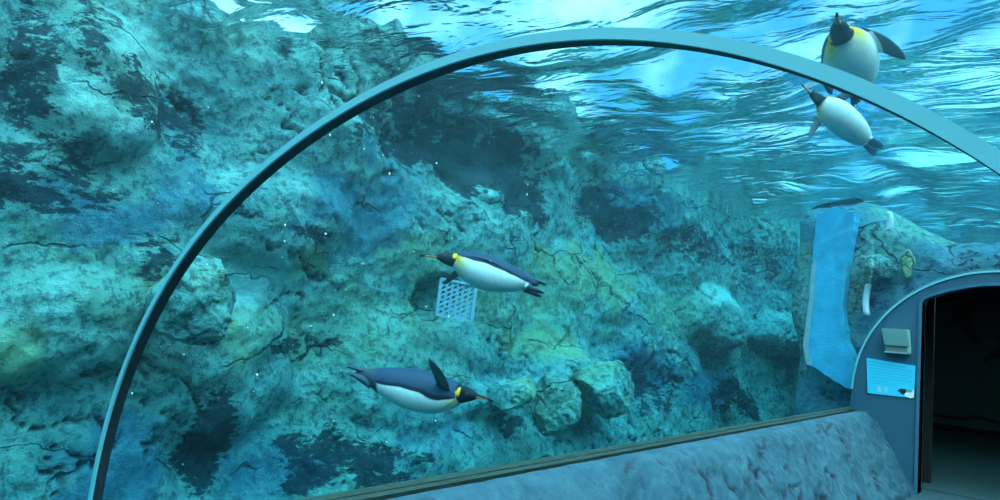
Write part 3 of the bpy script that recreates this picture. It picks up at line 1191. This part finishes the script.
# grating fixed to the rock wall
def grating():
    c0 = at(456, 300, 6.3)
    ctr = on_x(456, 300, BASE_X + 0.42)
    n = np.array([CAM[0] - ctr[0], CAM[1] - ctr[1], 0.0])
    n /= np.linalg.norm(n)
    n = n * 0.75 + np.array([1.0, 0, 0]) * 0.25
    n /= np.linalg.norm(n)
    r = np.cross(n, [0, 0, 1.0])
    r = -r / np.linalg.norm(r)
    D = float((ctr - CAM) @ fw)
    u = rt * 1.0
    wv = 34 / F * D / 2
    hv = 36 / F * D / 2
    g = empty('grating', tuple(float(k) for k in ctr))
    tag(g, 'pale blue plastic grating with diamond holes fixed to the rock behind the upper penguin', 'grating')
    sk = 0.06
    def pt(a, b, d=0.0):
        v = ctr + r * (a * wv - b * sk * wv * -1) + np.array([0, 0, 1.0]) * (b * hv - a * 0.10 * hv) + n * d
        return Vector([float(k) for k in (v - ctr)])
    def bar(bm, p, q, w, th):
        d = (q - p)
        L = d.length
        d.normalize()
        nn = Vector([float(k) for k in n])
        s = d.cross(nn)
        s.normalize()
        vs = [bm.verts.new(e + s * (w / 2 * sx_) + nn * (th / 2 * sz_)) for e in (p, q) for sx_, sz_ in ((-1, -1), (1, -1), (1, 1), (-1, 1))]
        for f in ((0, 1, 2, 3), (7, 6, 5, 4), (0, 4, 5, 1), (1, 5, 6, 2), (2, 6, 7, 3), (3, 7, 4, 0)):
            bm.faces.new([vs[k] for k in f])
    bm = bmesh.new()
    nx = 6
    for i in range(nx + 1):
        a = -1 + 2 * i / nx
        # gently zig-zag uprights
        m = 11
        for j in range(m):
            b0, b1 = -1 + 2 * j / m, -1 + 2 * (j + 1) / m
            z0, z1 = (0.05 if j % 2 else -0.05), (0.05 if (j + 1) % 2 else -0.05)
            bar(bm, pt(a + z0, b0), pt(a + z1, b1), 0.020, 0.03)
    for k in range(-7, 11):
        # slanting cross bars
        segs = []
        a0, b0 = -1.0, -1 + 2 * k / 7.5
        a1, b1 = 1.0, b0 + 0.9 * 1.25
        # clip to the panel
        t0 = max(0.0, (-1 - b0) / (b1 - b0))
        t1 = min(1.0, (1 - b0) / (b1 - b0))
        if t1 - t0 > 0.02:
            bar(bm, pt(a0 + (a1 - a0) * t0, b0 + (b1 - b0) * t0), pt(a0 + (a1 - a0) * t1, b0 + (b1 - b0) * t1), 0.015, 0.026)
    bm_obj('lattice', bm, GRATEM, g)
    bm = bmesh.new()
    bar(bm, pt(-1.06, -1), pt(-1.06, 1), 0.02, 0.05)
    bar(bm, pt(1.06, -1), pt(1.06, 1), 0.03, 0.05)
    bar(bm, pt(-1.08, 1), pt(1.08, 1), 0.025, 0.05)
    bar(bm, pt(-1.08, -1), pt(1.08, -1), 0.02, 0.05)
    bm_obj('frame', bm, GRATEM, g)
    for a in (-0.9, 0.9):
        for b in (-0.85, 0.85):
            bm = bmesh.new()
            p = pt(a, b)
            bar(bm, p, p - Vector([float(k) for k in n]) * 0.45 + Vector((0, 0, 0.001)), 0.03, 0.03)
            bm_obj('stand_off', bm, GRATEM, g)


grating()

# ------------------------------------------------------------------ king penguins
def catmull(xs, ys, q):
    xs, ys = np.array(xs), np.array(ys)
    m = np.gradient(ys, xs)
    i = np.clip(np.searchsorted(xs, q) - 1, 0, len(xs) - 2)
    h = xs[i + 1] - xs[i]
    t = (q - xs[i]) / h
    return (2 * t**3 - 3 * t**2 + 1) * ys[i] + (t**3 - 2 * t**2 + t) * h * m[i] + (-2 * t**3 + 3 * t**2) * ys[i + 1] + (t**3 - t**2) * h * m[i + 1]


BODY = np.array([
    # x      top     bottom   half width   (unit length, beak towards +x, back towards +z)
    (0.060, 0.006, -0.022, 0.014), (0.100, 0.018, -0.045, 0.040), (0.150, 0.036, -0.072, 0.064), (0.22, 0.064, -0.112, 0.098), (0.30, 0.090, -0.140, 0.122),
    (0.40, 0.112, -0.160, 0.138), (0.50, 0.122, -0.160, 0.142), (0.58, 0.121, -0.143, 0.134), (0.64, 0.112, -0.115, 0.117), (0.69, 0.098, -0.076, 0.090),
    (0.725, 0.084, -0.040, 0.062), (0.755, 0.080, -0.029, 0.051), (0.785, 0.077, -0.022, 0.047), (0.815, 0.069, -0.012, 0.040), (0.842, 0.056, -0.001, 0.029),
    (0.865, 0.045, 0.010, 0.017), (0.89, 0.039, 0.014, 0.0125), (0.93, 0.034, 0.011, 0.0110), (0.97, 0.026, 0.006, 0.0085), (1.0, 0.016, 0.001, 0.0055)])


def lobe(bm, C, A, Bv, ra, rb, seg=14):
    """Closed tube through centres C with section axes A, Bv and radii ra, rb."""
    rings = []
    th = [2 * math.pi * k / seg for k in range(seg)]
    for c, a, b, x, y in zip(C, A, Bv, ra, rb):
        rings.append([bm.verts.new(Vector(c) + Vector(a) * (x * math.cos(t)) + Vector(b) * (y * math.sin(t))) for t in th])
    for r, s in zip(rings[:-1], rings[1:]):
        for k in range(seg):
            bm.faces.new((r[k], r[(k + 1) % seg], s[(k + 1) % seg], s[k]))
    bm.faces.new(rings[0][::-1])
    bm.faces.new(rings[-1])


def unit(v):
    v = np.array(v, float)
    return v / np.linalg.norm(v)


def penguin(label, beak, tail, dorsal, flip_l, flip_r, L=None, bend=0.0, foot_drop=0.03, head_turn=0.0, yel=1.0, legs=0.13, flank=0.0, head_pitch=0.0, girth=1.0):
    """flip_l / flip_r: (span direction in local xyz, chord direction) for each flipper."""
    beak, tail = np.array(beak), np.array(tail)
    if L is None:
        L = float(np.linalg.norm(beak - tail))
    bm = bmesh.new()
    q = np.linspace(0.060, 1.0, 76)
    top, bot, wid = (catmull(BODY[:, 0], BODY[:, k], q) for k in (1, 2, 3))
    C, ra, rb = [], [], []
    for x, t_, b_, w_ in zip(q, top, bot, wid):
        C.append((x, 0, (t_ + b_) / 2))
        ra.append(max(w_, 0.003))
        rb.append(max((t_ - b_) / 2, 0.003))
    n = len(q)
    lobe(bm, C, [(0, 1, 0)] * n, [(0, 0, 1)] * n, ra, rb, 36)
    # flippers
    for sgn, (d, ch) in ((1, flip_l), (-1, flip_r)):
        d, ch = unit(d), np.array(ch, float)
        ch = unit(ch - d * (ch @ d))
        th = np.cross(d, ch)
        root = np.array([0.615, sgn * 0.088, 0.036])
        ts = np.linspace(-0.06, 1, 15)
        CC, RA, RB = [], [], []
        span = 0.30
        for t in ts:
            sweep = -0.05 * t * t
            CC.append(root + d * span * t - ch * (0.045 * t * t))
            prof_w = float(np.interp(t, [-0.06, 0, 0.12, 0.35, 0.6, 0.8, 0.93, 1.0], [0.03, 0.036, 0.040, 0.046, 0.041, 0.031, 0.018, 0.006]))
            RA.append(prof_w)
            RB.append(float(np.interp(t, [-0.06, 0, 0.3, 0.8, 1.0], [0.016, 0.014, 0.0095, 0.0075, 0.006])))
        lobe(bm, CC, [ch] * 15, [th] * 15, RA, RB, 16)
    # tail: stiff wedge
    ts = np.linspace(0, 1, 8)
    lobe(bm, [(0.125 - 0.135 * t, 0, 0.006 - 0.004 * t) for t in ts], [(0, 1, 0)] * 8, [(0, 0, 1)] * 8,
         np.interp(ts, [0, .3, 1], [0.045, 0.036, 0.010]), np.interp(ts, [0, 1], [0.020, 0.0065]), 14)
    # feet trailing, webbed: broad blade with three toes
    for sgn in (1, -1):
        f0 = np.array([0.17, sgn * 0.034, -0.060])
        f1 = np.array([0.045, sgn * 0.040, -0.040 - foot_drop])
        ts = np.linspace(0, 1, 7)
        lobe(bm, [f0 * (1 - t) + f1 * t for t in ts], [(0, 1, 0)] * 7, [(0, 0, 1)] * 7,
             np.interp(ts, [0, .4, 1], [0.024, 0.026, 0.034]), np.interp(ts, [0, 1], [0.030, 0.010]), 12)
        for tx in (-1, 0, 1):
            t0 = f0 * 0.3 + f1 * 0.7
            t1 = f1 + np.array([-0.040 if tx == 0 else -0.028, tx * 0.022, -0.006])
            ts2 = np.linspace(0, 1, 5)
            lobe(bm, [t0 * (1 - t) + t1 * t for t in ts2], [(0, 1, 0)] * 5, [(0, 0, 1)] * 5,
                 np.interp(ts2, [0, 1], [0.011, 0.006]), np.interp(ts2, [0, 1], [0.009, 0.006]), 10)
    bmesh.ops.recalc_face_normals(bm, faces=bm.faces)
    me = bpy.data.meshes.new('tmp')
    bm.to_mesh(me)
    bm.free()
    tmp = bpy.data.objects.new('tmp', me)
    COL.objects.link(tmp)
    md = tmp.modifiers.new('rm', 'REMESH')
    md.mode = 'VOXEL'
    md.voxel_size = 0.0046
    dg = bpy.context.evaluated_depsgraph_get()
    me2 = bpy.data.meshes.new_from_object(tmp.evaluated_get(dg))
    bpy.data.objects.remove(tmp)
    bpy.data.meshes.remove(me)
    me2.name = 'king_penguin'
    # relax the surface
    bm = bmesh.new()
    bm.from_mesh(me2)
    for _ in range(4):
        bmesh.ops.smooth_vert(bm, verts=bm.verts, factor=0.5, use_axis_x=True, use_axis_y=True, use_axis_z=True)
    bm.to_mesh(me2)
    bm.free()
    me2.polygons.foreach_set('use_smooth', [True] * len(me2.polygons))
    N = len(me2.vertices)
    v = np.zeros(N * 3)
    me2.vertices.foreach_get('co', v)
    v = v.reshape(-1, 3)
    x, y, z = v.T
    # --- plumage
    leg = legs
    bt = catmull(BODY[:, 0], BODY[:, 1], np.clip(x, .06, 1))
    bb = catmull(BODY[:, 0], BODY[:, 2], np.clip(x, .06, 1))
    bw = np.maximum(catmull(BODY[:, 0], BODY[:, 3], np.clip(x, .06, 1)), 0.004)
    zc, zr = (bt + bb) / 2, np.maximum((bt - bb) / 2, .004)
    rr = np.sqrt((y / bw) ** 2 + ((z - zc) / zr) ** 2)
    onbody = rr < 1.16
    rel = (z - zc) / zr
    blue = np.array([0.026, 0.055, 0.105])
    dark = np.array([0.012, 0.016, 0.026])
    white = np.array([0.86, 0.87, 0.84])
    yellow = np.array([1.0, 0.50, 0.035])
    slate = np.array([0.05, 0.07, 0.10])
    col = np.repeat(blue[None], N, 0)
    nz = 0.06 * fbm(v * 9, 2, 400)
    line = np.interp(x, [0.1, 0.2, 0.35, 0.5, 0.6, 0.66, 0.70, 0.74], [-0.55, -0.25, 0.02, 0.12, 0.10, 0.18, 0.26, 0.1]) + nz - flank * smooth(0.36, 0.62, x)
    belly = smooth(0.03, -0.03, rel - line)
    edge = smooth(0.16, 0.08, np.abs(rel - line - 0.10)) * (x < 0.66)
    col = col * (1 - 0.9 * edge[:, None]) + dark * 0.9 * edge[:, None]
    wc = white[None] + (np.array([0.95, 0.68, 0.12]) - white)[None] * (smooth(0.60, 0.70, x) * smooth(-1.2, -0.2, rel) * 0.85 * yel)[:, None]
    col = col * (1 - belly[:, None]) + wc * belly[:, None]
    # head
    hd = smooth(0.712, 0.722, x + 0.02 * rel)
    col = col * (1 - hd[:, None]) + dark * hd[:, None]
    nape = smooth(0.70, 0.725, x) * smooth(0.745, 0.73, x) * smooth(0.55, 0.85, rel)
    # ear patch, drawn down the side of the neck
    ep = np.sqrt(((x - 0.735 + 0.10 * (z - 0.04)) / 0.017) ** 2 + ((z - 0.045) / 0.028) ** 2)
    e = smooth(1.15, 0.85, ep) * (np.abs(y) > 0.018)
    col = col * (1 - e[:, None]) + yellow * e[:, None]
    ep2 = np.sqrt(((x - 0.708) / 0.016) ** 2 + ((rel + 0.05) / 0.45) ** 2)
    e = smooth(1.2, 0.7, ep2) * 0.85
    col = col * (1 - e[:, None]) + yellow * e[:, None]
    # lower mandible stripe
    bk = (x > 0.868) & (x < 0.955) & (rel < 0.0)
    col[bk] = np.array([1.0, 0.34, 0.16])
    # eye
    ey = ((x - 0.812) ** 2 + (z - 0.040) ** 2 < 0.0052 ** 2) & (np.abs(y) > 0.02)
    col[ey] = np.array([0.22, 0.10, 0.05])
    # flippers
    off = (~onbody) & (x > 0.22)
    col[off] = np.array([0.06, 0.085, 0.13])
    # flipper undersides are paler
    me2.update()
    nn = np.zeros(N * 3)
    me2.vertices.foreach_get('normal', nn)
    nn = nn.reshape(-1, 3)
    for sgn, (d, ch) in ((1, flip_l), (-1, flip_r)):
        d_, c_ = unit(d), np.array(ch, float)
        c_ = unit(c_ - d_ * (c_ @ d_))
        thn = np.cross(d_, c_)
        inner = -sgn * np.sign(np.cross(d_, c_) @ np.cross([0, sgn, 0], [1, 0, 0]) * sgn + 1e-9)
        side = (nn @ thn) * np.sign(thn[2] if abs(thn[2]) > 0.2 else thn[1] * sgn)
        und = off & (y * sgn > 0) & (side < -0.6)
        col[und] = np.array([0.13, 0.17, 0.20])
    # tail and feet
    tf = (x < 0.06) | ((x < 0.14) & ~onbody)
    col[tf] = slate
    fe = smooth(leg + 0.012, leg - 0.012, x + 0.03 * rel)
    col = col * (1 - fe[:, None]) + slate * fe[:, None]
    ca = me2.color_attributes.new('plumage', 'FLOAT_COLOR', 'POINT')
    ca.data.foreach_set('color', np.concatenate([col, np.ones((N, 1))], 1).astype(np.float32).ravel())
    # neck turn and body curve
    v2 = v.copy()
    gk = 1 + (girth - 1) * onbody
    v2[:, 1] *= gk
    v2[:, 2] *= gk
    if bend or head_turn or head_pitch:
        k = np.maximum(x - 0.62, 0)
        v2[:, 2] += bend * k ** 2
        a_ = head_turn * smooth(0.60, 0.80, x) * (np.abs(y) < 0.09) * (x > 0.6)
        pxv, pyv = v2[:, 0] - 0.67, v2[:, 1].copy()
        v2[:, 0] = 0.67 + pxv * np.cos(a_) - pyv * np.sin(a_)
        v2[:, 1] = pxv * np.sin(a_) + pyv * np.cos(a_)
        b_ = head_pitch * smooth(0.60, 0.80, x) * (np.abs(y) < 0.09) * (x > 0.6)
        pxv, pzv = v2[:, 0] - 0.66, v2[:, 2] - 0.02
        v2[:, 0] = 0.66 + pxv * np.cos(b_) - pzv * np.sin(b_)
        v2[:, 2] = 0.02 + pxv * np.sin(b_) + pzv * np.cos(b_)
    me2.vertices.foreach_set('co', v2.astype(np.float32).ravel())
    me2.update()
    o = link('king_penguin', me2, PLUM)
    ax = unit(beak - tail)
    dz = np.array(dorsal, float)
    dz = unit(dz - ax * (dz @ ax))
    dy = np.cross(dz, ax)
    Mx = Matrix.Identity(4)
    for i in range(3):
        Mx[i][0], Mx[i][1], Mx[i][2] = ax[i] * L, dy[i] * L, dz[i] * L
        Mx[i][3] = tail[i]
    o.matrix_world = Mx
    tag(o, label, 'penguin', 'king penguins swimming in the tank')
    return o


# upper of the two by the rock: heading away to the left, flippers laid back
VUP = up * 1.0
penguin('king penguin swimming left in front of the wall grating, white belly showing',
        at(419, 254.5, 5.30), at(546, 284.5, 5.42), up * 0.93 + fw * 0.36 + np.array([0, 0, 0.0]),
        flip_l=((-0.95, 0.20, -0.10), (0.12, 0.95, 0.25)), flip_r=((0.55, -0.75, -0.36), (0.6, 0.8, 0.0)), foot_drop=0.045, head_pitch=-0.05, girth=0.95)
# lower one: heading right and down, near flipper raised
penguin('king penguin low over the kerb swimming right with one flipper raised',
        at(348 + 147 / 0.945, 367 + 42 / 0.945, 4.75), at(348, 367, 4.75), up * 0.98 + fw * 0.10,
        flip_l=((-0.5, 0.7, -0.5), (1, 0, 0.1)), flip_r=((-0.30, -0.76, 0.58), (0.95, -0.3, 0.1)), foot_drop=-0.01, legs=0.20, flank=0.32, head_turn=-0.70, head_pitch=0.20, girth=0.92)
# one coming over the tunnel, seen from below in front of the rib
penguin('king penguin with a bright yellow chest swimming overhead above the rib, cut by the rib',
        at(838, 14, 3.45), at(856, 92, 4.25), up * 0.55 + fw * 0.85,
        flip_l=((-0.75, 0.85, -0.95), (0.5, 0.7, 0.3)), flip_r=((-0.9, -0.4, -0.4), (0.6, -0.6, 0.0)), yel=1.3)
penguin('smaller-looking king penguin under the rib, belly up close to the bright rippled surface',
        at(801, 84, 4.6), at(877, 150, 4.72), up * 0.75 + fw * 0.65 - rt * 0.5,
        flip_l=((-0.2, 0.9, 0.2), (0.9, 0.2, 0.0)), flip_r=((0.25, -0.65, -0.65), (0.9, 0.1, 0.0)), yel=1.2)

# ------------------------------------------------------------------ specks of bubbles and food adrift
bm = bmesh.new()
rb_ = random.Random(21)
for k in range(170):
    px, py = rb_.uniform(110, 980), rb_.uniform(40, 480)
    if k < 70:
        px, py = rb_.gauss(420, 130), rb_.gauss(160, 90)
    D = rb_.uniform(2.6, 4.6)
    p = at(px, py, D)
    if not (p[2] < 2.5 and p[0] < -1.45 and p[2] > -1.0 and p[1] < 8):
        continue
    r = rb_.uniform(0.0016, 0.0050)
    bmesh.ops.create_icosphere(bm, subdivisions=1, radius=r, matrix=Matrix.Translation([float(c) for c in p]) @ Matrix.Diagonal((1, 1, rb_.uniform(0.8, 1.8), 1)))
o = bm_obj('bubbles', bm, BUB, None, True)
tag(o, 'tiny white bubbles and specks adrift in the water', 'bubbles', None, 'stuff')

# ------------------------------------------------------------------ light
wd = bpy.data.worlds.new('pool_hall_sky')
SC.world = wd
wd.use_nodes = True
nt = wd.node_tree
nt.nodes.clear()
wo_ = nt.nodes.new('ShaderNodeOutputWorld')
bg = nt.nodes.new('ShaderNodeBackground')
tc = nt.nodes.new('ShaderNodeTexCoord')
nz = nt.nodes.new('ShaderNodeTexNoise')
nz.inputs['Scale'].default_value = 4.5
nz.inputs['Detail'].default_value = 4
nz.noise_dimensions = '4D'
nz.inputs['W'].default_value = 1.3
cr = nt.nodes.new('ShaderNodeValToRGB')
cr.color_ramp.elements[0].position = 0.42
cr.color_ramp.elements[0].color = (0.10, 0.34, 0.66, 1)
cr.color_ramp.elements[1].position = 0.54
cr.color_ramp.elements[1].color = (0.88, 0.95, 1.0, 1)
nt.links.new(tc.outputs['Generated'], nz.inputs['Vector'])
nt.links.new(nz.outputs['Fac'], cr.inputs['Fac'])
nt.links.new(cr.outputs['Color'], bg.inputs['Color'])
bg.inputs['Strength'].default_value = 1.2
nt.links.new(bg.outputs[0], wo_.inputs['Surface'])

sd = bpy.data.lights.new('sun', 'SUN')
sd.energy = 3.6
sd.angle = math.radians(70)
sd.color = (0.95, 1.0, 1.0)
sun = bpy.data.objects.new('sun', sd)
COL.objects.link(sun)
sun.rotation_euler = Vector((-0.45, 0.15, -1.0)).to_track_quat('-Z', 'Y').to_euler()

# unseen weak area light added for daylight in the room beyond the doorway
ld = bpy.data.lights.new('room_fill', 'AREA')
ld.energy = 9.0
ld.size = 1.0
ld.color = (0.55, 0.95, 1.0)
lo = bpy.data.objects.new('room_fill', ld)
COL.objects.link(lo)
lo.location = (-0.2, 10.5, 1.6)

SC.view_settings.view_transform = 'Standard'
SC.view_settings.look = 'None'
SC.view_settings.gamma = 1.0
SC.view_settings.use_curve_mapping = False
SC.view_settings.exposure = 1.15
SC.cycles.max_bounces = 10
SC.cycles.diffuse_bounces = 3
SC.cycles.glossy_bounces = 4
SC.cycles.transparent_max_bounces = 24
SC.cycles.volume_bounces = 0
SC.cycles.caustics_reflective = False
SC.cycles.caustics_refractive = False
